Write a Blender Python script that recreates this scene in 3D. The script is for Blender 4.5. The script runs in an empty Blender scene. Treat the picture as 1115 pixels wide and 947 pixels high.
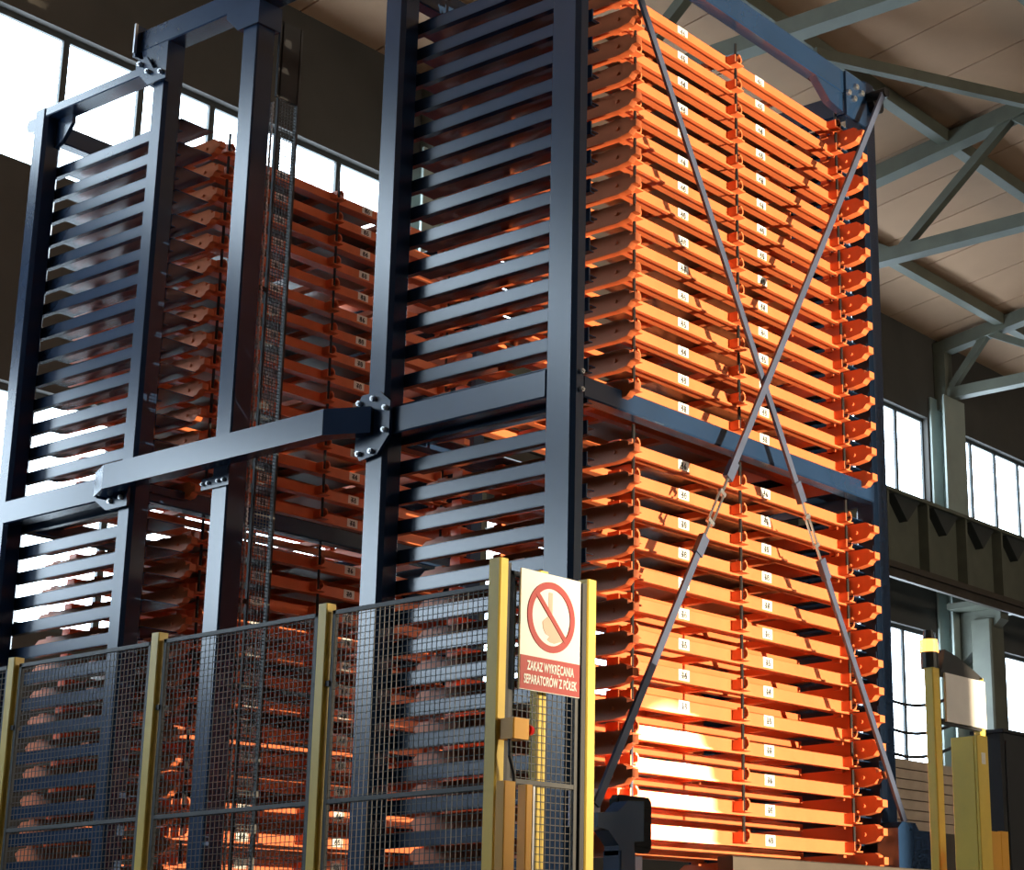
import bpy, bmesh, math, random
from mathutils import Vector, Matrix

random.seed(7)
SC = bpy.context.scene
COL = SC.collection

# ------------------------------------------------------------------ camera
F_PX, PX, W = 2048.17, 842.0, 1115.0
cam_d = bpy.data.cameras.new('camera')
cam = bpy.data.objects.new('camera', cam_d)
COL.objects.link(cam)
RIGHT = Vector((0.567472, -0.823250, -0.015306))
DOWN = Vector((0.218935, 0.168781, -0.961031))
FWD = Vector((0.793752, 0.542007, 0.276017))
m = Matrix.Identity(4)
for i in range(3):
    m[i][0] = RIGHT[i]
    m[i][1] = -DOWN[i]
    m[i][2] = -FWD[i]
m[0][3], m[1][3], m[2][3] = -7.2034, -6.1881, 1.2
cam.matrix_world = m
cam_d.sensor_fit = 'HORIZONTAL'
cam_d.sensor_width = 36.0
cam_d.lens = F_PX / W * 36.0
cam_d.shift_x = -(PX - W / 2) / W
cam_d.clip_end = 300
SC.camera = cam

# ------------------------------------------------------------------ view, world, lamps
SC.view_settings.view_transform = 'Standard'
SC.view_settings.look = 'None'
SC.view_settings.gamma = 1.0
SC.view_settings.use_curve_mapping = False
SC.view_settings.exposure = 0.0

WINDOW_STRENGTH = 11.0
LAMP_POWER = 21000.0

world = bpy.data.worlds.new('overcast_sky')
SC.world = world
world.use_nodes = True
world.node_tree.nodes['Background'].inputs[0].default_value = (0.75, 0.86, 1.0, 1)
world.node_tree.nodes['Background'].inputs[1].default_value = 0.2


def spot(name, loc, target, power, colour, angle, radius, blend=0.3):
    d = bpy.data.lights.new(name, 'SPOT')
    d.energy, d.color, d.spot_size, d.spot_blend, d.shadow_soft_size = power, colour, math.radians(angle), blend, radius
    o = bpy.data.objects.new(name, d)
    o.location = loc
    o.rotation_euler = (Vector(target) - Vector(loc)).to_track_quat('-Z', 'Y').to_euler()
    COL.objects.link(o)
    return o


# the warm work lamp that stands in the loading bay in front of the tower, and an added white spot standing in for a sun patch on the lowest shelves
spot('work_lamp', (2.9, -12.0, 1.7), (1.75, 0.2, 4.3), LAMP_POWER, (1.0, 0.82, 0.56), 54, 0.012, 0.6)
spot('sun_patch_spot', (1.5, -3.4, 5.6), (1.02, 0.16, 2.06), 30000.0, (1.0, 0.97, 0.95), 10.2, 0.05, 0.1)


# ------------------------------------------------------------------ materials
def mat(name, base, rough=0.5, metal=0.0, var=0.12, scale=6.0, bump=0.0, spec=0.5, ior=1.5, emit=None, strength=0.0, dirt=None, dirt_amt=0.35):
    m_ = bpy.data.materials.new(name)
    m_.use_nodes = True
    nt = m_.node_tree
    b = nt.nodes['Principled BSDF']
    b.inputs['Roughness'].default_value = rough
    b.inputs['Metallic'].default_value = metal
    b.inputs['Specular IOR Level'].default_value = spec
    b.inputs['IOR'].default_value = ior
    tc = nt.nodes.new('ShaderNodeTexCoord')
    nz = nt.nodes.new('ShaderNodeTexNoise')
    nz.inputs['Scale'].default_value = scale
    nz.inputs['Detail'].default_value = 4
    nt.links.new(tc.outputs['Object'], nz.inputs['Vector'])
    ramp = nt.nodes.new('ShaderNodeValToRGB')
    ramp.color_ramp.elements[0].position = 0.3
    ramp.color_ramp.elements[1].position = 0.7
    lo = tuple(max(0, c * (1 - var)) for c in base) + (1,)
    hi = tuple(min(1, c * (1 + var)) for c in base) + (1,)
    ramp.color_ramp.elements[0].color = lo
    ramp.color_ramp.elements[1].color = hi
    nt.links.new(nz.outputs['Fac'], ramp.inputs['Fac'])
    col = ramp.outputs['Color']
    if dirt:
        n2 = nt.nodes.new('ShaderNodeTexNoise')
        n2.inputs['Scale'].default_value = scale * 0.35
        n2.inputs['Detail'].default_value = 8
        n2.inputs['Roughness'].default_value = 0.7
        nt.links.new(tc.outputs['Object'], n2.inputs['Vector'])
        r2 = nt.nodes.new('ShaderNodeValToRGB')
        r2.color_ramp.elements[0].position = 0.48
        r2.color_ramp.elements[1].position = 0.72
        r2.color_ramp.elements[0].color = (0, 0, 0, 1)
        r2.color_ramp.elements[1].color = (dirt_amt,) * 3 + (1,)
        nt.links.new(n2.outputs['Fac'], r2.inputs['Fac'])
        mx = nt.nodes.new('ShaderNodeMix')
        mx.data_type = 'RGBA'
        nt.links.new(r2.outputs['Color'], mx.inputs[0])
        nt.links.new(col, mx.inputs[6])
        mx.inputs[7].default_value = tuple(dirt) + (1,)
        col = mx.outputs[2]
    nt.links.new(col, b.inputs['Base Color'])
    if bump:
        bp = nt.nodes.new('ShaderNodeBump')
        bp.inputs['Strength'].default_value = bump
        bp.inputs['Distance'].default_value = 0.01
        n3 = nt.nodes.new('ShaderNodeTexNoise')
        n3.inputs['Scale'].default_value = scale * 8
        nt.links.new(tc.outputs['Object'], n3.inputs['Vector'])
        nt.links.new(n3.outputs['Fac'], bp.inputs['Height'])
        nt.links.new(bp.outputs['Normal'], b.inputs['Normal'])
    if emit:
        b.inputs['Emission Color'].default_value = tuple(emit) + (1,)
        b.inputs['Emission Strength'].default_value = strength
    return m_


M = {
    'navy': mat('navy_paint', (0.012, 0.033, 0.082), 0.23, var=0.1, scale=3, spec=0.75, ior=1.52, dirt=(0.02, 0.035, 0.06)),
    'orange': mat('orange_paint', (0.74, 0.185, 0.062), 0.45, var=0.08, scale=4, dirt=(0.5, 0.11, 0.03)),
    'yellow': mat('yellow_paint', (0.82, 0.58, 0.09), 0.4, var=0.06, scale=5, dirt=(0.5, 0.36, 0.1)),
    'amber': mat('amber_yellow_paint', (0.74, 0.36, 0.03), 0.42, var=0.06, scale=5),
    'steel': mat('zinc_steel', (0.55, 0.56, 0.58), 0.3, 0.9, var=0.1, scale=20),
    'darksteel': mat('dark_steel', (0.03, 0.03, 0.032), 0.45, 0.5, var=0.15, scale=12),
    'sheet': mat('mill_sheet_metal', (0.32, 0.31, 0.29), 0.38, 0.65, var=0.2, scale=2.5, dirt=(0.2, 0.16, 0.12)),
    'wire': mat('galvanised_wire', (0.06, 0.06, 0.06), 0.5, 0.3, var=0.1, scale=30),
    'white': mat('white_panel', (0.82, 0.80, 0.76), 0.35, var=0.03, scale=8),
    'board': mat('white_board', (0.78, 0.74, 0.70), 0.5, var=0.05, scale=6, dirt=(0.7, 0.6, 0.55)),
    'red': mat('sign_red', (0.40, 0.03, 0.025), 0.4, var=0.05, scale=8),
    'stopred': mat('button_red', (0.6, 0.02, 0.02), 0.3, var=0.05, scale=20),
    'skin': mat('sign_hand_beige', (0.62, 0.42, 0.32), 0.4, var=0.06, scale=10),
    'paper': mat('paper_label', (0.85, 0.83, 0.78), 0.55, var=0.04, scale=30),
    'ink': mat('label_ink', (0.03, 0.03, 0.03), 0.6, var=0.1, scale=30),
    'black': mat('black_plastic', (0.012, 0.012, 0.014), 0.5, var=0.15, scale=10),
    'roof': mat('roof_lining', (0.50, 0.30, 0.18), 0.85, var=0.07, scale=0.9, dirt=(0.38, 0.23, 0.14), dirt_amt=0.5),
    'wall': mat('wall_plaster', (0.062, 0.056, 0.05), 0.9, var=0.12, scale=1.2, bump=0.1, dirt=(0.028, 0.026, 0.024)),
    'floor': mat('floor_concrete', (0.08, 0.078, 0.075), 0.6, var=0.15, scale=1.5, bump=0.1, dirt=(0.05, 0.048, 0.045)),
    'truss': mat('grey_green_paint', (0.12, 0.125, 0.095), 0.55, var=0.12, scale=3, dirt=(0.08, 0.075, 0.065)),
    'column': mat('pale_green_paint', (0.30, 0.34, 0.31), 0.55, var=0.08, scale=2, dirt=(0.2, 0.2, 0.18)),
    'rust': mat('rusty_rail', (0.075, 0.06, 0.048), 0.6, 0.3, var=0.15, scale=4),
    'frame': mat('window_frame_paint', (0.035, 0.04, 0.04), 0.55, var=0.1, scale=5),
    'pane': mat('bright_window_pane', (0.8, 0.85, 0.9), 0.3, var=0.02, scale=1, emit=(0.68, 0.85, 1.0), strength=WINDOW_STRENGTH),
    'fillpane': mat('fill_window_pane', (0.85, 0.8, 0.7), 0.3, var=0.02, scale=1, emit=(1.0, 0.9, 0.72), strength=WINDOW_STRENGTH * 1.05),  # warm glow added behind the viewer to brighten sign and roof
    'kraft': mat('kraft_boxes', (0.42, 0.33, 0.25), 0.8, var=0.12, scale=5),
    'beacon': mat('amber_beacon', (0.9, 0.4, 0.05), 0.25, var=0.05, scale=5, emit=(1.0, 0.42, 0.10), strength=3.0),
    'brace': mat('blue_grey_brace_paint', (0.085, 0.105, 0.17), 0.3, 0.25, var=0.1, scale=8),
    'rubber': mat('rubber_black', (0.006, 0.006, 0.008), 0.75, var=0.1, scale=8, spec=0.2),
    'purple': mat('lavender_bracket', (0.35, 0.33, 0.45), 0.4, var=0.05, scale=8),
}


# ------------------------------------------------------------------ mesh helpers
class MB:
    def __init__(self):
        self.v, self.f = [], []

    def add(self, v, f):
        o = len(self.v)
        self.v += [tuple(p) for p in v]
        self.f += [tuple(i + o for i in q) for q in f]
        return self

    def prism(self, poly, axis, a, b):
        """poly: 2-D points in the two other axes (x: y,z / y: x,z / z: x,y), extruded from a to b along axis."""
        n = len(poly)
        def pt(p, t):
            return {'x': (t, p[0], p[1]), 'y': (p[0], t, p[1]), 'z': (p[0], p[1], t)}[axis]
        v = [pt(p, a) for p in poly] + [pt(p, b) for p in poly]
        f = [tuple(range(n)), tuple(range(2 * n - 1, n - 1, -1))]
        f += [(i, (i + 1) % n, n + (i + 1) % n, n + i) for i in range(n)]
        return self.add(v, f)

    def bar(self, x0, x1, y0, y1, z0, z1, axis='z', c=0.0):
        """box with its four edges along axis chamfered by c"""
        r = {'x': ((y0, y1), (z0, z1), (x0, x1)), 'y': ((x0, x1), (z0, z1), (y0, y1)), 'z': ((x0, x1), (y0, y1), (z0, z1))}[axis]
        (a0, a1), (b0, b1), (t0, t1) = r
        if c <= 0:
            p = [(a0, b0), (a1, b0), (a1, b1), (a0, b1)]
        else:
            p = [(a0 + c, b0), (a1 - c, b0), (a1, b0 + c), (a1, b1 - c), (a1 - c, b1), (a0 + c, b1), (a0, b1 - c), (a0, b0 + c)]
        return self.prism(p, axis, t0, t1)

    def tube(self, p0, p1, r, n=8, r1=None):
        p0, p1 = Vector(p0), Vector(p1)
        d = (p1 - p0).normalized()
        u = d.orthogonal().normalized()
        w = d.cross(u)
        r1 = r if r1 is None else r1
        v = []
        for p, q in ((p0, r), (p1, r1)):
            for i in range(n):
                a = 2 * math.pi * (i + 0.5) / n
                v.append(p + q * (math.cos(a) * u + math.sin(a) * w))
        f = [tuple(range(n - 1, -1, -1)), tuple(range(n, 2 * n))]
        f += [(i, (i + 1) % n, n + (i + 1) % n, n + i) for i in range(n)]
        return self.add(v, f)

    def beam(self, p0, p1, w, h, up=(0, 0, 1)):
        """rectangular bar from p0 to p1, w across, h along up"""
        p0, p1 = Vector(p0), Vector(p1)
        d = (p1 - p0).normalized()
        s = d.cross(Vector(up)).normalized()
        u = s.cross(d)
        v = []
        for p in (p0, p1):
            for a, b in ((-1, -1), (1, -1), (1, 1), (-1, 1)):
                v.append(p + s * (a * w / 2) + u * (b * h / 2))
        return self.add(v, [(3, 2, 1, 0), (4, 5, 6, 7), (0, 1, 5, 4), (1, 2, 6, 5), (2, 3, 7, 6), (3, 0, 4, 7)])

    def sweep(self, pts, w, h):
        """flat-bent bar: polyline pts in plan (x,y,z), w thick sideways, h high, mitred"""
        P = [Vector(p) for p in pts]
        rows = []
        for i, p in enumerate(P):
            d0 = (P[i] - P[i - 1]).normalized() if i else (P[1] - P[0]).normalized()
            d1 = (P[i + 1] - P[i]).normalized() if i < len(P) - 1 else d0
            t = (d0 + d1).normalized()
            s = Vector((-t.y, t.x, 0))
            k = 1 / max(0.3, s.dot(Vector((-d0.y, d0.x, 0))))
            rows.append([p + s * (a * w / 2 * k) + Vector((0, 0, b * h / 2)) for a, b in ((-1, -1), (1, -1), (1, 1), (-1, 1))])
        v = [q for r in rows for q in r]
        f = [(0, 1, 2, 3)]
        for i in range(len(rows) - 1):
            o = 4 * i
            f += [(o + j, o + (j + 1) % 4, o + 4 + (j + 1) % 4, o + 4 + j) for j in range(4)]
        o = 4 * (len(rows) - 1)
        f.append((o + 3, o + 2, o + 1, o))
        return self.add(v, f)

    def mesh(self, name, off=(0, 0, 0)):
        me = bpy.data.meshes.new(name)
        ox, oy, oz = off
        me.from_pydata([(x - ox, y - oy, z - oz) for x, y, z in self.v], [], self.f)
        bm = bmesh.new()
        bm.from_mesh(me)
        bmesh.ops.recalc_face_normals(bm, faces=bm.faces)
        bm.to_mesh(me)
        bm.free()
        return me


def wloc(o):
    p = Vector((0, 0, 0))
    while o is not None:
        p += o.location
        o = o.parent
    return p


def obj(name, mb, material, parent=None, label=None, kind=None):
    """one mesh object; coordinates of mb are world coordinates"""
    off = wloc(parent) if parent else (0, 0, 0)
    me = mb.mesh(name, off) if isinstance(mb, MB) else mb
    if not me.materials:
        me.materials.append(M[material])
    o = bpy.data.objects.new(name, me)
    COL.objects.link(o)
    o.parent = parent
    if label:
        o['label'] = label
    if kind:
        o['kind'] = kind
    return o


def share(name, me, parent, loc=(0, 0, 0)):
    o = bpy.data.objects.new(name, me)
    COL.objects.link(o)
    o.parent = parent
    o.location = loc
    return o


def thing(name, label, cat, loc=(0, 0, 0), group=None):
    o = bpy.data.objects.new(name, None)
    o.empty_display_size = 0.1
    COL.objects.link(o)
    o.location = loc
    return tag(o, label, cat, group)


def tag(o, label, cat, group=None):
    o['label'] = label
    o['category'] = cat
    if group:
        o['group'] = group
    return o


def struct(name, mb=None, material=None, label=None):
    if mb is None:
        o = bpy.data.objects.new(name, None)
        COL.objects.link(o)
    else:
        o = obj(name, mb, material)
    o['kind'] = 'structure'
    if label:
        o['label'] = label
    return o


def copy_tree(o, parent=None):
    c = o.copy()
    COL.objects.link(c)
    c.parent = parent
    for ch in list(o.children):
        copy_tree(ch, c)
    return c


def ordinal(n):
    w = ['first', 'second', 'third', 'fourth', 'fifth', 'sixth', 'seventh', 'eighth', 'ninth', 'tenth', 'eleventh', 'twelfth', 'thirteenth',
         'fourteenth', 'fifteenth', 'sixteenth', 'seventeenth', 'eighteenth', 'nineteenth', 'twentieth']
    t = ['twenty-first', 'twenty-second', 'twenty-third', 'twenty-fourth', 'twenty-fifth', 'twenty-sixth', 'twenty-seventh', 'twenty-eighth']
    return (w + t)[n - 1]


def text_mesh(s, size, thick=0.0008, bold=0.0):
    cu = bpy.data.curves.new('txt', 'FONT')
    cu.body = s
    cu.size = size
    cu.align_x = 'CENTER'
    cu.align_y = 'CENTER'
    cu.extrude = thick
    cu.offset = bold
    cu.resolution_u = 3
    t = bpy.data.objects.new('txt', cu)
    COL.objects.link(t)
    dg = bpy.context.evaluated_depsgraph_get()
    me = bpy.data.meshes.new_from_object(t.evaluated_get(dg))
    bpy.data.objects.remove(t)
    bpy.data.curves.remove(cu)
    return me


# ================================================================== the hall
YW = 10.0            # window wall
EAVE, SLOPE, RIDGE_Y = 12.5, 0.16, -7.0
X0, X1, YF = -16.0, 48.0, -24.0
TR_X = [-11.1 + 6.6 * i for i in range(9)]         # trusses and columns: ... 2.1, 8.7, 15.3, 21.9, 28.5 ...
def roof_z(y):
    return EAVE + SLOPE * (YW - y) if y > RIDGE_Y else EAVE + SLOPE * (YW - RIDGE_Y) - SLOPE * (RIDGE_Y - y)

struct('floor', MB().bar(X0 - .3, X1 + .3, YF - .3, YW + .3, -0.2, 0.0, 'z'), 'floor', 'grey concrete hall floor')

# roof: panels laid side by side, each a slab with a raised seam gap
ceil = struct('ceiling', label='brown lined roof of the hall')
pw = 1.25
panel = MB()
panel.add([(0.012, YW, roof_z(YW)), (pw - 0.012, YW, roof_z(YW)), (pw - 0.012, RIDGE_Y, roof_z(RIDGE_Y)), (0.012, RIDGE_Y, roof_z(RIDGE_Y)),
           (0.012, YW, roof_z(YW) + .1), (pw - 0.012, YW, roof_z(YW) + .1), (pw - 0.012, RIDGE_Y, roof_z(RIDGE_Y) + .1), (0.012, RIDGE_Y, roof_z(RIDGE_Y) + .1)],
          [(0, 1, 2, 3), (7, 6, 5, 4), (0, 4, 5, 1), (1, 5, 6, 2), (2, 6, 7, 3), (3, 7, 4, 0)])
pm = panel.mesh('roof_panel'); pm.materials.append(M['roof'])
n_p = int((X1 - X0) / pw) + 1
for i in range(n_p):
    share('roof_panel', pm, ceil, (X0 + i * pw, 0, 0))
for nm, ya, yb in (('roof_deck', YW, RIDGE_Y), ('roof_slope', RIDGE_Y, YF)):
    za, zb = (roof_z(ya) + (.1 if nm == 'roof_deck' else 0), roof_z(yb) + (.1 if nm == 'roof_deck' else 0))
    d = MB().add([(X0, ya, za), (X1, ya, za), (X1, yb, zb), (X0, yb, zb), (X0, ya, za + .15), (X1, ya, za + .15), (X1, yb, zb + .15), (X0, yb, zb + .15)],
                 [(0, 1, 2, 3), (7, 6, 5, 4), (0, 4, 5, 1), (1, 5, 6, 2), (2, 6, 7, 3), (3, 7, 4, 0)])
    obj(nm, d, 'roof', ceil)

# back wall with two rows of window openings between the columns
UP0, UP1, LO0, LO1 = 9.25, 10.9, 4.55, 6.95
def wall_with_windows(name, y, yo, xs, rows, flip, first_no, label, mullion_every=0.94, skip=(), pane='pane'):
    w = struct(name, label=label)
    zs = [0.0] + [z for r in rows for z in r] + [EAVE + .3]
    for k in range(0, len(zs), 2):
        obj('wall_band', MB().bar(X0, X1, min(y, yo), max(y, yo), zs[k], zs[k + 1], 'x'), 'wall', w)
    no = first_no
    piers = [X0] + list(xs) + [X1]
    for (za, zb) in rows:
        for i in range(len(piers) - 1):
            xa, xb = piers[i], piers[i + 1]
            xa_, xb_ = xa + (.42 if i else .0), xb - (.42 if i < len(piers) - 2 else 0)
            if i < len(piers) - 1 and i:
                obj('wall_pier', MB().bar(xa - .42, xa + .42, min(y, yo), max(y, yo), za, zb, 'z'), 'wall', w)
            if xb_ - xa_ < 1 or (i, za) in skip:
                if xb_ > xa_:
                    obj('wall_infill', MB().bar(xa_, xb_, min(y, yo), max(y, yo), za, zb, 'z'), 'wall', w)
                continue
            win = struct('window_%d' % no, label=None)
            win.location = (xa_, 0, za)
            no += 1
            ym = (y + yo) / 2
            n = max(1, round((xb_ - xa_) / mullion_every))
            s = (xb_ - xa_) / n
            fr = MB().bar(xa_, xb_, ym - .05, ym + .05, za, za + .07, 'x').bar(xa_, xb_, ym - .05, ym + .05, zb - .07, zb, 'x')
            obj('window_frame', fr, 'frame', win)
            mm = MB().bar(-.038, .038, ym - .05, ym + .05, 0.07, zb - za - .07, 'z').mesh('mullion'); mm.materials.append(M['frame'])
            pmn = MB().bar(.038, s - .038, ym - .008, ym + .008, .07, zb - za - .07, 'z').mesh('pane'); pmn.materials.append(M[pane])
            for j in range(n + 1):
                share('mullion', mm, win, (j * s, 0, 0))
            for j in range(n):
                share('pane', pmn, win, (j * s, 0, 0))
    return no

nxt = wall_with_windows('wall_back', YW, YW + .3, TR_X, [(LO0, LO1), (UP0, UP1)], 1, 1, 'dark plastered wall with two rows of windows')
nxt = wall_with_windows('wall_front', YF, YF - .3, TR_X, [(6.2, 10.0)], -1, nxt, 'wall behind the viewer with an added row of glowing windows', skip={(k_, 6.2) for k_ in (0, 1, 2, 6, 7, 8, 9)}, pane='fillpane')
struct('wall_left', MB().bar(X0 - .3, X0, YF - .3, YW + .3, 0, 16, 'z'), 'wall', 'dark side wall')
struct('wall_right', MB().bar(X1, X1 + .3, YF - .3, YW + .3, 0, 16, 'z'), 'wall', 'far end wall of the hall')

# columns, trusses and purlins
POS = {2.1: 'left of', 8.7: 'behind'}
def truss(x, label):
    t = thing('roof_truss', label, 'roof truss', (x, YW, 11.25), 'trusses under the roof')
    y_end = RIDGE_Y - 9
    lo = 11.4
    obj('bottom_chord', MB().bar(x - .11, x + .11, y_end, YW - .02, lo - .1, lo + .1, 'y'), 'truss', t)
    top = MB()
    for a, b in ((YW, RIDGE_Y), (RIDGE_Y, y_end)):
        top.beam((x, a, roof_z(a) - .22), (x, b, roof_z(b) - .22), .24, .24)
    obj('top_chord', top, 'truss', t)
    ys = [YW - .2, 8.9, 6.9, 4.9, 2.7, .4, -2.0, -4.5, RIDGE_Y]
    for i in range(len(ys) - 1):
        a, b = ys[i], ys[i + 1]
        if i % 2 == 0:
            p, q = (x, a, lo), (x, b, roof_z(b) - .25)
        else:
            p, q = (x, a, roof_z(a) - .25), (x, b, lo)
        obj('web_member', MB().beam(p, q, .13, .13, (1, 0, 0)), 'truss', t)
    obj('end_post', MB().bar(x - .14, x + .14, YW - .25, YW - .02, lo - .3, roof_z(YW) - .1, 'z'), 'truss', t)
for x in TR_X[2:8]:
    k = TR_X.index(x)
    lab = {2: 'grey roof truss high above the rear rack tower', 3: 'grey roof truss above the orange trays of the front tower',
           4: 'grey-green roof truss crossing just right of the front tower top', 5: 'grey-green roof truss resting on the pale column by the windows',
           6: 'far grey roof truss beyond the pale window column', 7: 'farthest grey roof truss down the hall'}[k]
    if k in (3, 4, 5, 6):
        truss(x, lab)
for n_, (y, lab) in enumerate(((8.6, 'dark purlin under the roof nearest the window wall'), (6.0, 'dark purlin under the roof, second from the window wall'),
                              (3.4, 'dark purlin under the roof, third from the window wall'))):
    z = roof_z(y) - .1
    tag(obj('roof_purlin', MB().bar(X0, X1, y - .09, y + .09, z - .14, z + .06, 'x'), 'truss'), lab, 'purlin', 'purlins under the roof')
tag(obj('wind_brace', MB().beam((11.6, 5.9, roof_z(5.9) - .35), (15.3, 4.35, roof_z(4.35) - .35), .12, .16), 'truss'),
    'slim grey bracing bar below the roof right of the front tower top', 'brace')
for x in TR_X[3:7]:
    k = TR_X.index(x)
    lab = {3: 'steel wall column behind the upper trays of the front tower', 4: 'steel wall column hidden behind the front tower frame',
           5: 'pale green steel column between the upper windows right of the tower', 6: 'pale steel column at the far right between window bays'}[k]
    c = thing('wall_column', lab, 'column', (x, YW - .3, 0), 'columns along the window wall')
    cc = MB().bar(x - .38, x + .38, YW - .06, YW - .02, 0, 11.3, 'z').bar(x - .03, x + .03, YW - .30, YW - .06, 0, 11.3, 'z').bar(x - .38, x + .38, YW - .34, YW - .30, 0, 11.3, 'z')
    obj('shaft', cc, 'column', c)
    obj('corbel', MB().prism([(YW - .34, 7.3), (YW - 1.15, 7.3), (YW - 1.15, 7.12), (YW - .34, 6.4)], 'x', x - .15, x + .15), 'truss', c)
    obj('corbel_plate', MB().bar(x - .6, x + .6, YW - 1.2, YW - .34, 7.3, 7.4, 'y'), 'truss', c)
    obj('stanchion', MB().bar(x - .25, x + .25, YW - 1.0, YW - .6, 0, 7.12, 'z', .03), 'truss', c)

# crane runway: plate girder on the corbels with stiffeners, a rail on a lower flange
g = thing('crane_runway_girder', 'grey-green crane runway girder with stiffener plates under the upper windows', 'girder', (15, 9.1, 7.4))
gx0, gx1, gy = 6.0, 40.0, 9.1
obj('web', MB().bar(gx0, gx1, gy + .02, gy + .06, 7.55, 8.72, 'x'), 'truss', g)
obj('top_flange', MB().bar(gx0, gx1, gy - .2, gy + .24, 8.72, 8.78, 'x'), 'truss', g)
obj('bottom_flange', MB().bar(gx0, gx1, gy - .22, gy + .26, 7.47, 7.55, 'x'), 'rust', g)
sm = MB().bar(-.03, .03, gy - .17, gy + .02, 7.55, 8.72, 'z').mesh('stiffener'); sm.materials.append(M['truss'])
vm = MB().prism([(-.42, 8.72), (.42, 8.72), (0, 8.32)], 'y', gy - .14, gy + .02).mesh('gusset'); vm.materials.append(M['frame'])
for i in range(26):
    x = gx0 + .5 + 1.3 * i
    share('stiffener', sm, g, Vector((x, 0, 0)) - g.location)
    if 17 < x < 27:
        share('gusset', vm, g, Vector((x + .65, 0, 0)) - g.location)
tag(obj('conductor_rail', MB().bar(gx0, gx1, 8.72, 8.80, 7.22, 7.36, 'x').bar(gx0, gx1, 8.66, 8.86, 7.36, 7.40, 'x'), 'rust'),
    'brown conductor rail running below the crane girder', 'rail')

# ================================================================== rack towers
PITCH = 0.1736
ZL0 = 6.814
def zl(k):
    return ZL0 - PITCH * k
LEVELS = [k for k in range(29) if k != 15]
XA, XB = 3.04, 3.20          # far posts

BOLTS = []
def bolt(p, axis, r=0.017, h=0.02, s=-1):
    BOLTS.append((Vector(p), axis, r, h, s))

def bolts(parent):
    """each bolt head waiting in BOLTS becomes an object of its own under parent"""
    for p, axis, r, h, s in BOLTS:
        d = {'x': Vector((1, 0, 0)), 'y': Vector((0, 1, 0)), 'z': Vector((0, 0, 1))}[axis] * s
        obj('bolt', MB().tube(p, p + d * h, r, 6).tube(p + d * h, p + d * h * 1.35, r * .55, 6), 'steel', parent)
    BOLTS.clear()

def frame(name, label, y0, yn, yf, y1, zt_near, zt_far, beam_lip):
    """posts y0..yn (near) and yf..y1 (far); x 0..0.15 and XA..XB"""
    t = thing(name, label, 'rack frame', (1.6, (y0 + y1) / 2, 0))
    xn = 0.107 if name == 'rack_tower_frame' and y0 == 0 else 0.15
    p = {}
    for tagn, (xa, xb, ya, yb, zt) in {'nl': (0, xn, y0, yn, zt_near), 'fl': (0, .15, yf, y1, zt_far), 'nr': (XA, XB, y0, yn - .04, zt_near), 'fr': (XA, XB, yf, y1, zt_far)}.items():
        q = MB().bar(xa, xb, ya, yb, 0.02, zt, 'z', .024)
        p[tagn] = obj('post', q, 'navy', t)
        obj('base_plate', MB().bar(xa - .08, xb + .08, ya - .08, yb + .08, 0, .02, 'z'), 'navy', p[tagn])
    # rails: angle with its flange turned inward, one per level on both sides
    for side, (xv0, xv1, xf0, xf1) in {'l': (.15, .16, .15, .42), 'r': (XA - .01, XA, XA - .16, XA)}.items():
        r = MB()
        r.bar(xv0, xv1, y0 + .03, y1 - .03, -.078, 0, 'y').bar(xf0, xf1, y0 + .34, y1 - .06, -.006, 0, 'y').bar(xf0, .30 if side == 'l' and y0 == 0 else xf1, y0 + (.1 if y0 == 0 else .0), y0 + .34, -.006, 0, 'y')
        if side == 'l':
            r.bar(.15, .19, y0 + .03, y1 - .03, -.078, -.072, 'y')
        rm = r.mesh('support_rail', (t.location.x, t.location.y, 0)); rm.materials.append(M['navy'])
        for m_ in range(30):
            share('support_rail', rm, t, (0, 0, ZL0 + .015 - PITCH * m_ - t.location.z))
    return t, p

FA, PA = frame('rack_tower_frame', 'dark blue steel frame of the front rack tower holding the bright orange trays', 0.0, .208, 1.388, 1.56, 7.20, 7.20, 0)
FB, PB = frame('rack_tower_frame', 'dark blue steel frame of the rear rack tower at the left', 3.634, 3.783, 4.965, 5.11, 7.05, 7.235, 0)

# --- cross beams of the front tower
def hbeam(t, x0, x1, y0, y1, z0, z1, axis, c=.008):
    return obj('cross_beam', MB().bar(x0, x1, y0, y1, z0, z1, axis, c), 'navy', t)
hbeam(FA, .107, XA, .012, .11, 4.165, 4.285, 'x')
hbeam(FA, .0, XA, .0, .10, 7.0, 7.17, 'x')
hbeam(FA, .15, XA, 1.46, 1.55, 4.165, 4.285, 'x')
hbeam(FA, .15, XA, 1.44, 1.54, 7.0, 7.17, 'x')
hbeam(FA, .01, .12, .208, 1.388, 4.175, 4.335, 'y')
hbeam(FA, XA + .03, XB - .03, .168, 1.388, 4.175, 4.335, 'y')
hbeam(FA, XA + .03, XB - .03, .168, 1.388, 7.0, 7.17, 'y')
hbeam(FA, .01, .12, .208, 1.388, 7.0, 7.17, 'y')
hbeam(FB, .15, XA, 3.66, 3.76, 4.165, 4.285, 'x')
hbeam(FB, .15, XA, 4.98, 5.08, 4.165, 4.285, 'x')
hbeam(FB, .15, XA, 4.98, 5.08, 7.02, 7.16, 'x')
hbeam(FB, .0, .14, 3.783, 4.965, 7.165, 7.235, 'y', .006)
hbeam(FB, -.02, .10, 3.90, 4.965, 4.175, 4.335, 'y')
hbeam(FB, XA + .03, XB - .03, 3.783, 4.965, 4.175, 4.335, 'y')
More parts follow.
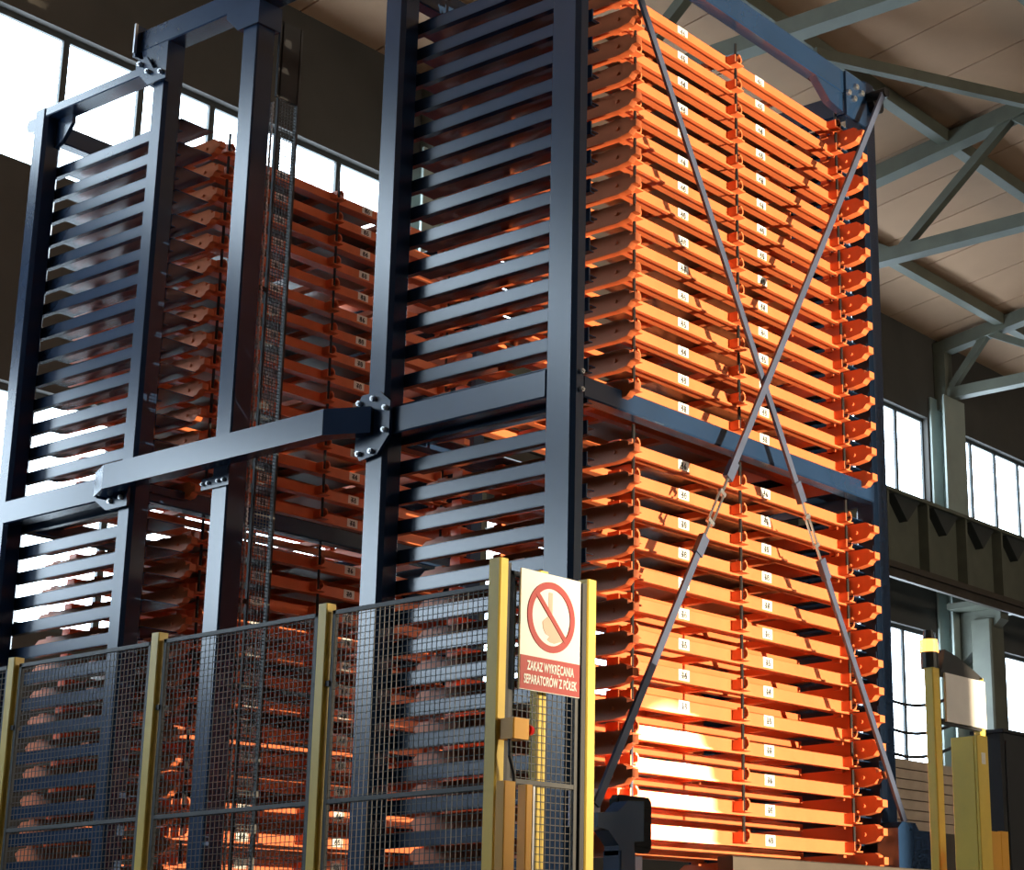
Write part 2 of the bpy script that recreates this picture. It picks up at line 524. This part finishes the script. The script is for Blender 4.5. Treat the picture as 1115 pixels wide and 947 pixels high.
# plate on the left end of the mid beam of the rear tower, gusset below its top beam
pl = obj('joint_plate', MB().prism([(3.64, 4.16), (3.64, 4.22), (3.72, 4.235), (3.84, 4.335), (3.96, 4.335), (3.96, 4.175), (3.85, 4.10), (3.64, 4.10)], 'x', -.032, -.012), 'navy', FB)
for y, z in ((3.69, 4.16), (3.80, 4.15), (3.88, 4.22), (3.92, 4.29)):
    bolt((-.032, y, z), 'x')
bolts(pl)
pl = obj('gusset_plate', MB().prism([(3.60, 7.05), (3.60, 7.12), (3.74, 7.16), (3.82, 7.27), (3.93, 7.25), (3.93, 7.19), (3.79, 7.05)], 'x', -.03, -.012), 'navy', FB)
for y, z in ((3.64, 7.10), (3.78, 7.14), (3.87, 7.22)):
    bolt((-.03, y, z), 'x', .02, .025)
bolts(pl)
obj('corner_gusset', MB().prism([(4.965, 7.165), (4.78, 7.165), (4.78, 7.10), (4.88, 6.98), (4.965, 6.95)], 'x', .09, .12), 'navy', FB)
obj('post_cap', MB().prism([(5.11, 7.2), (5.2, 7.2), (5.22, 7.16), (5.2, 7.11), (5.11, 7.09)], 'x', .02, .08), 'navy', FB)

# joint plates of the front tower
pl = obj('joint_plate', MB().prism([(1.60, 4.10), (1.60, 4.36), (1.56, 4.43), (1.42, 4.43), (1.33, 4.36), (1.33, 4.16), (1.42, 4.06), (1.56, 4.04)], 'x', -.03, -.008), 'navy', FA)
for y, z in ((1.57, 4.38), (1.46, 4.39), (1.36, 4.32), (1.36, 4.19), (1.46, 4.08), (1.56, 4.08)):
    bolt((-.03, y, z), 'x', .017, .022)
bolts(pl)
for z in (4.19, 4.29):
    bolt((.055, -.002, z), 'y', .015, .02)
bolts(FA)
# plate where the top beam meets the right post, four bolts
pl = obj('joint_plate', MB().bar(2.78, XA + .005, -.02, -.001, 6.83, 7.16, 'y'), 'navy', FA)
for x, z in ((2.80, 7.00), (2.87, 6.98), (2.90, 7.08), (2.97, 7.06)):
    bolt((x, -.02, z), 'y', .022, .02)
bolts(pl)
obj('corner_gusset', MB().prism([(2.45, 7.0), (2.78, 7.0), (2.78, 6.86), (2.62, 6.88)], 'y', .01, .07), 'navy', FA)

# diagonal brace rods in front of the orange trays with turnbuckles
def brace(p0, p1, t0, t1, nm):
    p0, p1 = Vector(p0), Vector(p1)
    a, b = p0.lerp(p1, t0), p0.lerp(p1, t1)
    o = obj('brace_rod', MB().beam(p0, a, .018, .045, (0, 0, 1)), 'brace', FA, nm + ', upper half')
    o2 = obj('brace_rod', MB().beam(b, p1, .018, .045, (0, 0, 1)), 'brace', FA, nm + ', lower half')
    d = (p1 - p0).normalized()
    obj('clevis', MB().beam(a - d * .10, a + d * .03, .035, .06, (0, 0, 1)), 'brace', o)
    obj('clevis', MB().beam(b - d * .03, b + d * .10, .035, .06, (0, 0, 1)), 'brace', o2)
    s = d.cross(Vector((0, 1, 0))).normalized()
    tb = MB().tube(a, a.lerp(b, .3), .009, 6).tube(a.lerp(b, .7), b, .009, 6)
    c0, c1 = a.lerp(b, .28), a.lerp(b, .72)
    tb.tube(c0 + s * .02, c1 + s * .02, .007, 6).tube(c0 - s * .02, c1 - s * .02, .007, 6)
    tb.beam(c0 - d * .012, c0 + d * .012, .055, .022, (0, 1, 0)).beam(c1 - d * .012, c1 + d * .012, .055, .022, (0, 1, 0))
    obj('turnbuckle', tb, 'steel', o)
    return o
YB = -.105
brace((.10, YB, 7.16), (3.07, YB - .012, 2.10), .632, .705, 'blue-grey flat rod falling to the right')
brace((3.085, YB - .03, 7.08), (.06, YB - .03, 2.02), .62, .705, 'blue-grey flat rod falling to the left')
obj('brace_pin', MB().tube((3.09, -.16, 7.08), (3.09, 0.0, 7.08), .035, 12).tube((3.16, -.05, 7.05), (3.16, 0.02, 7.05), .07, 14), 'darksteel', FA)
obj('brace_bracket', MB().bar(.0, .11, -.13, .0, 1.92, 2.10, 'z', .01), 'purple', FA, 'bracket toned as brightly lit at the foot of a brace rod')  # pale colour paints in the bright light falling on this foot
obj('brace_foot', MB().prism([(2.93, 2.06), (2.98, 2.10), (3.14, 2.10), (3.2, 2.04), (3.22, 1.72), (2.93, 1.72)], 'y', -.15, .0), 'navy', FA)
obj('foot_block', MB().bar(3.21, 3.56, -.12, .12, 1.72, 2.06, 'z', .015), 'navy', FA)

# ================================================================== trays
def tray_proto():
    """built around (0,0,0) = tower corner at the height of the number label"""
    r = thing('shelf_tray', '', 'shelf tray', (0, 0, 0))
    obj('front_bar', MB().bar(.60, 2.87, .17, .255, -.036, .036, 'x', .004), 'orange', r)
    obj('front_lip', MB().prism([(.44, .172), (.60, .145), (2.86, .145), (2.95, .172)], 'z', -.046, -.034), 'orange', r)
    obj('rear_bar', MB().bar(.55, 2.90, 1.31, 1.39, -.036, .036, 'x', .004), 'orange', r)
    prof = [(.24, -.155), (.24, -.045), (-.01, -.04), (-.035, -.055), (-.035, -.075), (-.075, -.068), (-.075, -.112), (-.045, -.115), (-.02, -.142), (.06, -.155)]
    back = [(1.22, -.155), (1.44, -.15), (1.48, -.12), (1.50, -.08), (1.46, -.05), (1.22, -.045)]
    full = [(.06, -.155)] + back + list(reversed([(-.02, -.142), (-.045, -.115), (-.075, -.112), (-.075, -.068), (-.035, -.075), (-.035, -.055), (-.01, -.04)]))
    for xa, xb in ((.42, .47), (2.88, 2.94)):
        e = obj('end_bar', MB().prism(full, 'x', xa, xb), 'orange', r)
        obj('rivet', MB().tube((xa, .06, -.10), (xa - .012, .06, -.10), .012, 8), 'orange', e)
        obj('bearing_foot', MB().bar(.20, .42, .50, .58, -.155, -.14, 'x') if xa < 1 else MB().bar(2.88, 2.98, .50, .58, -.155, -.14, 'x'), 'orange', e)
    for xa, xb in ((.42, .62), (2.85, 2.94)):
        obj('corner_strap', MB().bar(xa, xb, .20, .25, -.06, -.036, 'x'), 'orange', r)
        obj('corner_strap', MB().bar(xa, xb, 1.32, 1.38, -.06, -.036, 'x'), 'orange', r)
    for y in (.52, .92):
        obj('long_rail', MB().bar(.47, 2.88, y, y + .06, -.055, -.012, 'x', .003), 'orange', r)
    for x in (1.02, 1.62, 2.28):
        obj('cross_rail', MB().bar(x, x + .05, .25, 1.32, -.012, .030, 'y', .003), 'orange', r)
    for x in (.62, 1.64, 2.82):
        h = MB()
        h.bar(x, x + .008, .10, .22, -.034, .030, 'y')                                  # side plate
        h.bar(x, x + .075, .085, .17, -.034, -.026, 'x')                                 # sole
        arc = []
        for i in range(7):                                                               # curled front tongue
            a = math.pi * (.5 - i / 6)
            arc.append((x + .045 + .03 * math.cos(a), .012 + .036 * math.sin(a)))
        inner = [(x + .045 + .02 * math.cos(math.pi * (.5 - i / 6)), .012 + .025 * math.sin(math.pi * (.5 - i / 6))) for i in range(6, -1, -1)]
        h.prism(arc + inner, 'y', .10, .165)
        hk = obj('separator_holder', h, 'orange', r)
        obj('separator_pin', MB().tube((x + .04, .125, -.026), (x + .04, .125, .125), .010, 8), 'darksteel', hk, 'round dark steel pin')
    return r

ROOT = Vector((1.68, .75, -.155))
proto = tray_proto()
for c in list(proto.children):
    c.location = -ROOT
lab_me = MB().bar(-.05, .05, -.003, .0, -.03, .034, 'y').mesh('number_label'); lab_me.materials.append(M['paper'])
digit_cache = {}
def digits(s):
    if s not in digit_cache:
        me = text_mesh(s, .055)
        me.transform(Matrix.Rotation(math.pi / 2, 4, 'X'))
        me.materials.append(M['ink'])
        digit_cache[s] = me
    return digit_cache[s]

SHEET_ROWS_A = {1: .004, 2: .004, 3: .02, 4: .004, 5: .006, 6: .02, 7: .004, 8: .02, 9: .004, 10: .006, 11: .004, 13: .03, 14: .012, 16: .03, 17: .02, 18: .03, 19: .004, 20: .02}
SHEET_ROWS_B = {k: random.choice((.004, .012, .02, .03)) for k in range(0, 27) if k % 5 != 4 and k != 15}

def place_trays(y0, tower, first, number0, group, shade):
    out = []
    for i, k in enumerate(LEVELS):
        r = proto if (first and i == 0) else copy_tree(proto)
        r.location = Vector((0, y0, zl(k))) + ROOT
        n = len(LEVELS)
        if i < 14:
            w = 'topmost' if i == 0 else ordinal(i + 1) + ' from the top'
        else:
            w = 'lowest' if i == n - 1 else ordinal(n - i) + ' from the bottom'
        tag(r, 'orange steel shelf tray in the %s, %s' % (tower, w), 'shelf tray', group)
        num = str(number0 - i)
        for x in (1.18, 2.01):
            l = share('number_label', lab_me, r, Vector((x, .1705, 0)) - ROOT)
            share('digits', digits(num), l, (0, -.004, 0))
        out.append(r)
    return out

place_trays(0.0, 'front tower', True, 46, 'trays in the front tower', 0)
place_trays(3.634, 'rear tower', False, 86, 'trays in the rear tower', 0)

def sheets(rows, y0, tower, cut):
    for k, th in rows.items():
        if k == 15:
            continue
        z = zl(k) + .0365
        i = LEVELS.index(k)
        x1 = 2.60 if k % 3 else 2.25
        o = obj('metal_sheet', MB().bar(.74, x1, .27 + y0, 1.30 + y0, z, z + th, 'x'), 'sheet')
        n = len(LEVELS)
        w = ('topmost tray' if i == 0 else 'tray ' + ordinal(i + 1) + ' from the top') if i < 14 else ('lowest tray' if i == n - 1 else 'tray ' + ordinal(n - i) + ' from the bottom')
        tag(o, 'grey metal sheets lying in the %s of the %s tower' % (w, tower), 'sheet metal', 'metal sheets in the %s tower' % tower)
sheets(SHEET_ROWS_A, 0.0, 'front', 0)
sheets(SHEET_ROWS_B, 3.634, 'rear', 0)

# ================================================================== lift between the towers
lm = thing('lift_mast', 'tall blue lift mast standing between the two rack towers', 'mast', (.075, 2.8, 0))
obj('post', MB().bar(0, .15, 2.724, 2.872, .02, 7.2, 'z', .01), 'navy', lm)
obj('base_plate', MB().bar(-.1, .25, 2.62, 2.97, 0, .02, 'z'), 'navy', lm)
obj('head_plate', MB().prism([(2.70, 7.35), (2.70, 7.18), (2.90, 7.18), (3.02, 7.30), (3.02, 7.35)], 'x', -.02, .17), 'navy', lm)
pl = obj('fixing_plate', MB().bar(-.014, -.001, 2.70, 2.95, 4.09, 4.16, 'y'), 'navy', lm)
for y in (2.74, 2.79, 2.88, 2.93):
    bolt((-.014, y, 4.125), 'x', .012, .016)
bolts(pl)
# mesh guard strip and lift chain beside the mast
gd = thing('chain_guard', 'narrow dark wire mesh strip hanging beside the lift mast', 'guard', (.3, 2.75, .9))
obj('edge_bar', MB().bar(.372, .388, 2.735, 2.765, .9, 7.3, 'z'), 'wire', gd)
obj('back_bar', MB().bar(.215, .228, 2.74, 2.76, .9, 7.3, 'z'), 'darksteel', gd)
w_ = MB()
z = .95
while z < 6.75:
    w_.bar(.225, .375, 2.748, 2.752, z, z + .004, 'x')
    z += .022
for i in range(6):
    w_.bar(.24 + .024 * i, .243 + .024 * i, 2.752, 2.756, .95, 6.75, 'z')
obj('wire_mesh', w_, 'wire', gd, kind='stuff')
obj('head_box', MB().bar(.20, .39, 2.74, 2.76, 6.75, 7.3, 'z'), 'black', gd)
for z in (1.2, 3.4, 5.4):
    obj('bracket', MB().bar(.15, .23, 2.742, 2.758, z, z + .03, 'x'), 'darksteel', gd)
ch = MB()
z = 1.0
while z < 6.7:
    ch.bar(.168, .186, 2.74, 2.752, z, z + .018, 'z', .004)
    ch.tube((.177, 2.735, z + .024), (.177, 2.757, z + .024), .006, 6)
    z += .030
tag(obj('lift_chain', ch, 'steel'), 'bright roller chain hanging along the lift mast', 'chain')

# beam that bends out around the mast and ties both towers together
cb = thing('tie_beam', 'dark blue bent beam joining the two rack towers at mid height', 'beam', (-.15, 2.65, 4.17))
obj('beam_body', MB().sweep([(-.03, 1.455, 4.255), (-.15, 1.70, 4.255), (-.15, 3.66, 4.255), (-.06, 3.86, 4.255)], .10, .155), 'navy', cb)
obj('end_plate', MB().bar(-.10, -.03, 3.86, 3.87, 4.17, 4.34, 'z'), 'navy', cb)
tb_ = thing('top_beam', 'dark blue beam along the top of the lift between the towers', 'beam', (.07, 2.8, 7.35))
obj('beam_body', MB().bar(0, .15, 1.45, 3.95, 7.35, 7.51, 'y', .008), 'navy', tb_)
obj('end_plate', MB().bar(-.03, .18, 3.95, 3.975, 7.31, 7.55, 'x'), 'navy', tb_)
obj('end_strip', MB().bar(-.05, -.03, 3.94, 3.955, 7.33, 7.55, 'z'), 'steel', tb_)
obj('hanger_bracket', MB().prism([(3.64, 7.35), (3.92, 7.35), (3.80, 7.05), (3.64, 7.05)], 'x', .0, .14), 'navy', tb_)
obj('front_hanger', MB().bar(.02, .13, 1.47, 1.55, 7.2, 7.35, 'z'), 'navy', tb_)

# ================================================================== safety fence
FX, FZ = -2.28, 2.6
FENCE_Y = [2.24, 1.247, .264, -.734, -1.74]
lab_p = ['second yellow fence post from the left edge', 'yellow fence post in front of the lift mast, third from the left edge', '']
names = ['yellow fence post at the far left edge of the view', 'yellow fence post between the rear tower and the mast', 'yellow fence post just left of the front tower']
for y, lab in zip(FENCE_Y[1:4], names):
    t = thing('fence_post', lab, 'fence post', (FX, y, 0), 'yellow fence posts')
    obj('post', MB().bar(FX - .025, FX + .025, y - .025, y + .025, .012, FZ, 'z', .004), 'yellow', t)
    obj('foot_plate', MB().bar(FX - .07, FX + .07, y - .07, y + .07, 0, .012, 'z'), 'yellow', t)
    obj('clamp', MB().bar(FX - .015, FX + .03, y - .045, y + .045, 2.28, 2.30, 'z'), 'darksteel', t)
pn = ['mesh fence panel cut by the left edge of the view', 'mesh fence panel in front of the rear tower', 'mesh fence panel in front of the lift mast', 'mesh fence panel in front of the front tower']
def mesh_panel(label, axis, a, b, c, z0=.12, z1=2.57, step=.025, group='dark wire mesh fence panels'):
    """panel along axis from a to b, standing at coordinate c of the other axis"""
    def B(mb, u0, u1, w0, w1, z0_, z1_, ax):
        if axis == 'y':
            mb.bar(c + w0, c + w1, u0, u1, z0_, z1_, 'y' if ax == 'u' else 'z')
        else:
            mb.bar(u0, u1, c + w0, c + w1, z0_, z1_, 'x' if ax == 'u' else 'z')
    loc = (c, (a + b) / 2, 0) if axis == 'y' else ((a + b) / 2, c, 0)
    t = thing('mesh_fence', label, 'fence', loc, group)
    fr = MB()
    B(fr, a, b, -.009, .009, z1 - .016, z1, 'u')
    B(fr, a, b, -.009, .009, z0, z0 + .016, 'u')
    B(fr, a, a + .016, -.009, .009, z0, z1, 'z')
    B(fr, b - .016, b, -.009, .009, z0, z1, 'z')
    obj('panel_frame', fr, 'wire', t)
    mr = MB()
    B(mr, a, b, -.008, .008, 1.84, 1.856, 'u')
    obj('middle_bar', mr, 'wire', t)
    wm = MB()
    n = int((b - a) / step)
    for i in range(1, n):
        u = a + (b - a) * i / n
        B(wm, u - .0012, u + .0012, -.0028, -.0004, z0, z1, 'z')
    n = int((z1 - z0) / step)
    for i in range(1, n):
        z_ = z0 + (z1 - z0) * i / n
        B(wm, a, b, -.0004, .0026, z_ - .0012, z_ + .0012, 'u')
    obj('wire_mesh', wm, 'wire', t, kind='stuff')
    return t
for i in range(4):
    mesh_panel(pn[i], 'y', FENCE_Y[i + 1] + .04, FENCE_Y[i] - .04, FX)

# corner with the sign: two yellow posts on the y = -1.8 line, a third one behind
def ypost(label, x, y, w, d, zt, material='yellow'):
    t = thing('gate_post', label, 'post', (x, y, 0), 'yellow posts of the loading gate')
    obj('post', MB().bar(x - w / 2, x + w / 2, y - d / 2, y + d / 2, .012, zt, 'z', .005), material, t)
    obj('foot_plate', MB().bar(x - w, x + w, y - d, y + d, 0, .012, 'z'), material, t)
    return t
GY = -1.8
gp = ypost('thick yellow gate post left of the prohibition sign', -2.478, -1.803, .045, .056, FZ)
obj('post_edge', MB().bar(-2.4555, -2.437, GY - .025, GY + .025, .1, FZ - .01, 'z'), 'black', gp)
ypost('thin yellow post behind the prohibition sign', -2.225, GY + .03, .05, .04, FZ)
gp = ypost('yellow gate post right of the prohibition sign', -2.0, GY, .05, .05, FZ)
obj('post_edge', MB().bar(-2.05, -2.027, GY - .02, GY + .02, .1, FZ - .02, 'z'), 'black', gp)
mesh_panel('narrow mesh panel behind the prohibition sign', 'x', -2.42, -2.055, GY + .0, step=.025)

# the sign
SX0, SX1, SZ0, SZ1, SZM, SY = -2.424, -2.108, 2.152, 2.571, 2.27, -1.86
sg = thing('prohibition_sign', 'white prohibition sign with red ring, hand symbol and red text strip', 'sign', ((SX0 + SX1) / 2, SY, SZ0))
obj('board', MB().bar(SX0, SX1, SY, SY + .006, SZ0, SZ1, 'y'), 'white', sg)
ts = obj('text_strip', MB().bar(SX0 + .002, SX1 - .002, SY - .002, SY, SZ0 + .002, SZM, 'y'), 'red', sg, 'red strip with white lettering')
cx, cz, ro, ri = (SX0 + SX1) / 2, 2.418, .125, .101
rg = MB()
N = 48
v, f = [], []
for i in range(N):
    a = 2 * math.pi * i / N
    for r_ in (ro, ri):
        for y in (SY - .0035, SY):
            v.append((cx + r_ * math.cos(a), y, cz + r_ * math.sin(a)))
for i in range(N):
    o, q = 4 * i, 4 * ((i + 1) % N)
    f += [(o, q, q + 2, o + 2), (o, o + 1, q + 1, q), (o + 2, q + 2, q + 3, o + 3)]
rg.add(v, f)
obj('ring', rg, 'red', sg, 'red ring')
obj('slash', MB().beam((cx - .078, SY - .0026, cz + .078), (cx + .078, SY - .0026, cz - .078), .0036, .018, Vector((1, 0, 1)).normalized()), 'red', sg)
hand = MB()
hand.bar(cx - .014, cx + .006, SY - .0015, SY, cz + .0, cz + .088, 'y')
obj('separator_symbol', hand, 'skin', sg)
hp = [(-.045, -.02), (-.02, .0), (-.006, .0), (.004, -.012), (.016, -.016), (.022, -.03), (.05, -.052), (.072, -.064), (.066, -.078), (.045, -.082), (.02, -.09),
      (-.005, -.088), (-.02, -.08), (-.005, -.068), (-.03, -.06), (-.042, -.042)]
obj('hand_symbol', MB().prism([(cx + a, cz + b) for a, b in hp], 'y', SY - .0018, SY), 'skin', sg)
for s, z_, sz, wd in (('ZAKAZ WYKRĘCANIA', 2.235, .044, .246), ('SEPARATORÓW Z PÓŁEK', 2.188, .044, .278)):
    me = text_mesh(s, sz, .0006, .0011)
    xs = [v_.co.x for v_ in me.vertices]
    k = wd / (max(xs) - min(xs))
    me.transform(Matrix.Rotation(math.pi / 2, 4, 'X') @ Matrix.Diagonal((k, 1, 1, 1)))
    me.materials.append(M['white'])
    t_ = share('lettering', me, ts, Vector((cx, SY - .003, z_)) - wloc(ts))

# emergency stop box on the thick post, its cable, two short guide posts in front
es = thing('emergency_stop_box', 'small yellow emergency stop box with red button on the gate post', 'switch box', (-2.44, -1.87, 1.98))
obj('box', MB().bar(-2.49, -2.41, -1.9, -1.836, 1.975, 2.045, 'z', .004), 'amber', es)
obj('button', MB().tube((-2.41, -1.868, 2.013), (-2.385, -1.868, 2.013), .012, 12).tube((-2.385, -1.868, 2.013), (-2.368, -1.868, 2.013), .02, 14, .017), 'stopred', es, 'red mushroom button')
cab = MB()
pts = [(-2.475, -1.868, 1.975), (-2.48, -1.875, 1.92), (-2.462, -1.88, 1.86), (-2.455, -1.88, 1.78)]
for a, b in zip(pts, pts[1:]):
    cab.tube(a, b, .007, 8)
obj('cable', cab, 'black', es)
for lab, x, y, w, zt, mt in (('amber guide post at the foot of the thick gate post', -2.555, -1.93, .055, 1.825, 'amber'), ('slim amber guide post with a bright edge beside the gate', -2.46, -1.93, .032, 1.82, 'amber')):
    t = thing('guide_post', lab, 'post', (x, y, 0), 'short amber guide posts')
    obj('post', MB().bar(x - w / 2, x + w / 2, y - .02, y + .02, .01, zt, 'z', .003), mt, t)
    obj('foot_plate', MB().bar(x - w * .7, x + w * .7, y - .045, y + .045, 0, .01, 'z'), mt, t)
    if w < .05:
        obj('edge_strip', MB().bar(x + w / 2, x + w / 2 + .008, y - .022, y + .01, .3, zt - .005, 'z'), 'steel', t)

# ================================================================== loading station below the trays
ls = thing('stop_buffer', 'dark blue buffer arm with a black rubber pad in front of the lowest trays', 'buffer', (-.8, -1.0, 0))
obj('upright', MB().bar(-.86, -.755, -1.04, -.94, .0, 1.72, 'z', .006), 'navy', ls)
obj('arm', MB().prism([(-1.0, 1.87), (-.87, 1.88), (-.80, 1.93), (-.69, 1.935), (-.69, 1.765), (-.755, 1.76), (-.755, 1.70), (-.86, 1.70), (-.86, 1.74), (-.93, 1.80), (-1.0, 1.81)], 'y', -1.03, -.95), 'navy', ls)
pd = obj('pad', MB().bar(-.78, -.53, -.945, -.91, 1.725, 1.965, 'y', .02), 'rubber', ls, 'black ribbed rubber pad')
for i in range(4):
    obj('pad_rib', MB().bar(-.765, -.545, -.952, -.944, 1.75 + .055 * i, 1.785 + .055 * i, 'x'), 'rubber', pd)
fl = obj('flange', MB().bar(-.70, -.645, -.955, -.944, 1.78, 1.93, 'y'), 'navy', ls)
for z in (1.80, 1.905):
    bolt((-.667, -.955, z), 'y', .009, .012)
bolts(fl)
obj('cover', MB().bar(-.752, -.70, -1.03, -.95, 1.2, 1.70, 'z'), 'purple', ls)
tbm = thing('loading_table', 'low grey-brown loading table rail under the lowest trays', 'table', (1.7, -.3, 0))
obj('table_rail', MB().bar(.9, 3.5, -.36, -.26, 1.66, 1.80, 'x', .006), 'rust', tbm)
for x in (.95, 2.2, 3.4):
    obj('leg', MB().bar(x - .05, x + .05, -.36, -.26, .0, 1.66, 'z'), 'darksteel', tbm)

# ================================================================== right side of the loading gate
bp_ = ypost('tall yellow gate post carrying the amber beacon', .50, -1.81, .065, .05, 2.58)
bc = thing('beacon_lamp', 'glowing amber beacon lamp on top of the yellow post', 'beacon', (.50, GY, 2.58))
obj('base', MB().tube((.50, GY, 2.58), (.50, GY, 2.655), .042, 14), 'black', bc)
obj('lens', MB().tube((.50, GY, 2.655), (.50, GY, 2.715), .046, 16, .042), 'beacon', bc, 'lit amber lens')
obj('cap', MB().tube((.50, GY, 2.715), (.50, GY, 2.76), .03, 12, .022), 'darksteel', bc)
ypost('yellow gate post right of the white notice board', .95, -1.81, .05, .04, 2.585)
nb = thing('notice_board', 'blank white notice board between two yellow posts', 'board', (.75, GY - .06, 2.33))
obj('board', MB().bar(.555, .945, GY - .052, GY - .04, 2.332, 2.562, 'y'), 'board', nb)
obj('backing_frame', MB().bar(.535, .925, GY - .038, GY - .02, 2.545, 2.575, 'x'), 'black', nb)
obj('backing_frame', MB().bar(.535, .925, GY - .038, GY - .02, 2.32, 2.345, 'x'), 'black', nb)
obj('header_plate', MB().prism([(.56, 2.575), (.965, 2.575), (.965, 2.585), (.72, 2.66), (.60, 2.68)], 'y', GY - .03, GY + .02), 'darksteel', nb)
yg = thing('light_curtain_guard', 'broad yellow angled guard housing in front of the notice board', 'guard', (.2, -2.15, 0))
obj('face', MB().bar(.163, .18, -2.2, -2.084, .012, 2.20, 'z', .003), 'yellow', yg)
obj('return', MB().bar(.163, .266, -2.215, -2.2, .012, 2.205, 'z', .003), 'yellow', yg)
obj('sticker', MB().bar(.20, .235, -2.2165, -2.215, 2.08, 2.13, 'y'), 'paper', yg)
obj('foot_plate', MB().bar(.12, .31, -2.25, -2.05, 0, .012, 'z'), 'yellow', yg)
ap = thing('guide_post', 'short amber post at the lower right beside the broad guard', 'post', (.6, -2.1, 0), 'short amber guide posts')
obj('post', MB().bar(.437, .569, -2.1, -2.06, .012, 1.81, 'z', .004), 'amber', ap)
obj('rear_flange', MB().bar(.569, .641, -2.1, -2.08, .012, 1.815, 'z', .003), 'amber', ap)
obj('foot_plate', MB().bar(.40, .68, -2.14, -2.02, 0, .012, 'z'), 'amber', ap)

# background right
cv = thing('black_cabinet', 'tall black cabinet at the right edge behind the yellow guard', 'cabinet', (6.6, .7, 0))
obj('body', MB().bar(5.7, 8.4, .55, .80, .1, 2.96, 'z', .02), 'black', cv)
obj('plinth', MB().bar(5.75, 8.35, .6, .78, 0, .1, 'z'), 'darksteel', cv)
for x in (5.73, 6.13, 6.53):
    obj('door', MB().bar(x, x + .38, .535, .55, .14, 2.90, 'z', .006), 'black', cv)
obj('top_edge', MB().bar(5.68, 8.42, .53, .82, 2.96, 2.985, 'x'), 'darksteel', cv)
bs = thing('box_stack', 'stack of flat kraft boxes far behind the right gate post', 'boxes', (9, 3.3, 0))
bmh = MB().bar(-.42, .42, -.3, .3, 0, .085, 'z', .01).mesh('carton'); bmh.materials.append(M['kraft'])
obj('pallet', MB().bar(8.2, 9.7, 3.0, 3.7, .0, 2.5, 'x'), 'rust', bs)
for r_ in range(7):
    for c_ in range(2):
        share('carton', bmh, bs, Vector((8.55 + .86 * c_, 3.3, 2.5 + .095 * r_)) - bs.location)
for z, y, lab in ((4.3, 4.0, 'topmost black cable sagging across the lower windows behind the front tower'), (4.0, 4.0, 'middle black cable sagging across the lower windows behind the front tower'),
                  (3.75, 4.0, 'lowest black cable sagging across the lower windows behind the front tower')):
    wc = MB()
    for i in range(12):
        a, b = i / 12, (i + 1) / 12
        def pt(t):
            return (8.6 + 3.0 * t, y, z - .35 * math.sin(math.pi * t))
        wc.tube(pt(a), pt(b), .018, 6)
    tag(obj('hanging_cable', wc, 'black'), lab, 'cable', 'cables behind the front tower')
mc = thing('machine', 'dark machine housing standing behind the right post of the front tower', 'machine', (8.3, 4.2, 0))
obj('housing', MB().bar(7.6, 8.7, 3.9, 4.6, 0, 4.3, 'z', .05), 'darksteel', mc)
obj('hood', MB().prism([(7.6, 4.3), (8.7, 4.3), (8.5, 4.7), (7.8, 4.7)], 'y', 3.95, 4.55), 'darksteel', mc)

# ================================================================== unseen black panels added to cut the work lamp's beam to trays and sign
for lab, xa, xb in (('black light flag added farthest left of the work lamp', 1.5, 2.07), ('narrow black light flag added just left of the work lamp', 2.205, 2.593), ('black light flag added right of the work lamp', 2.915, 4.0)):
    fg = thing('light_blocker', lab, 'blocker', ((xa + xb) / 2, -10.5, 0), 'blockers added beside the work lamp')
    obj('blocker_panel', MB().bar(xa, xb, -10.51, -10.49, .5, 3.6, 'z'), 'black', fg)
    obj('stand', MB().tube(((xa + xb) / 2, -10.5, 0), ((xa + xb) / 2, -10.5, .5), .02, 8), 'darksteel', fg)
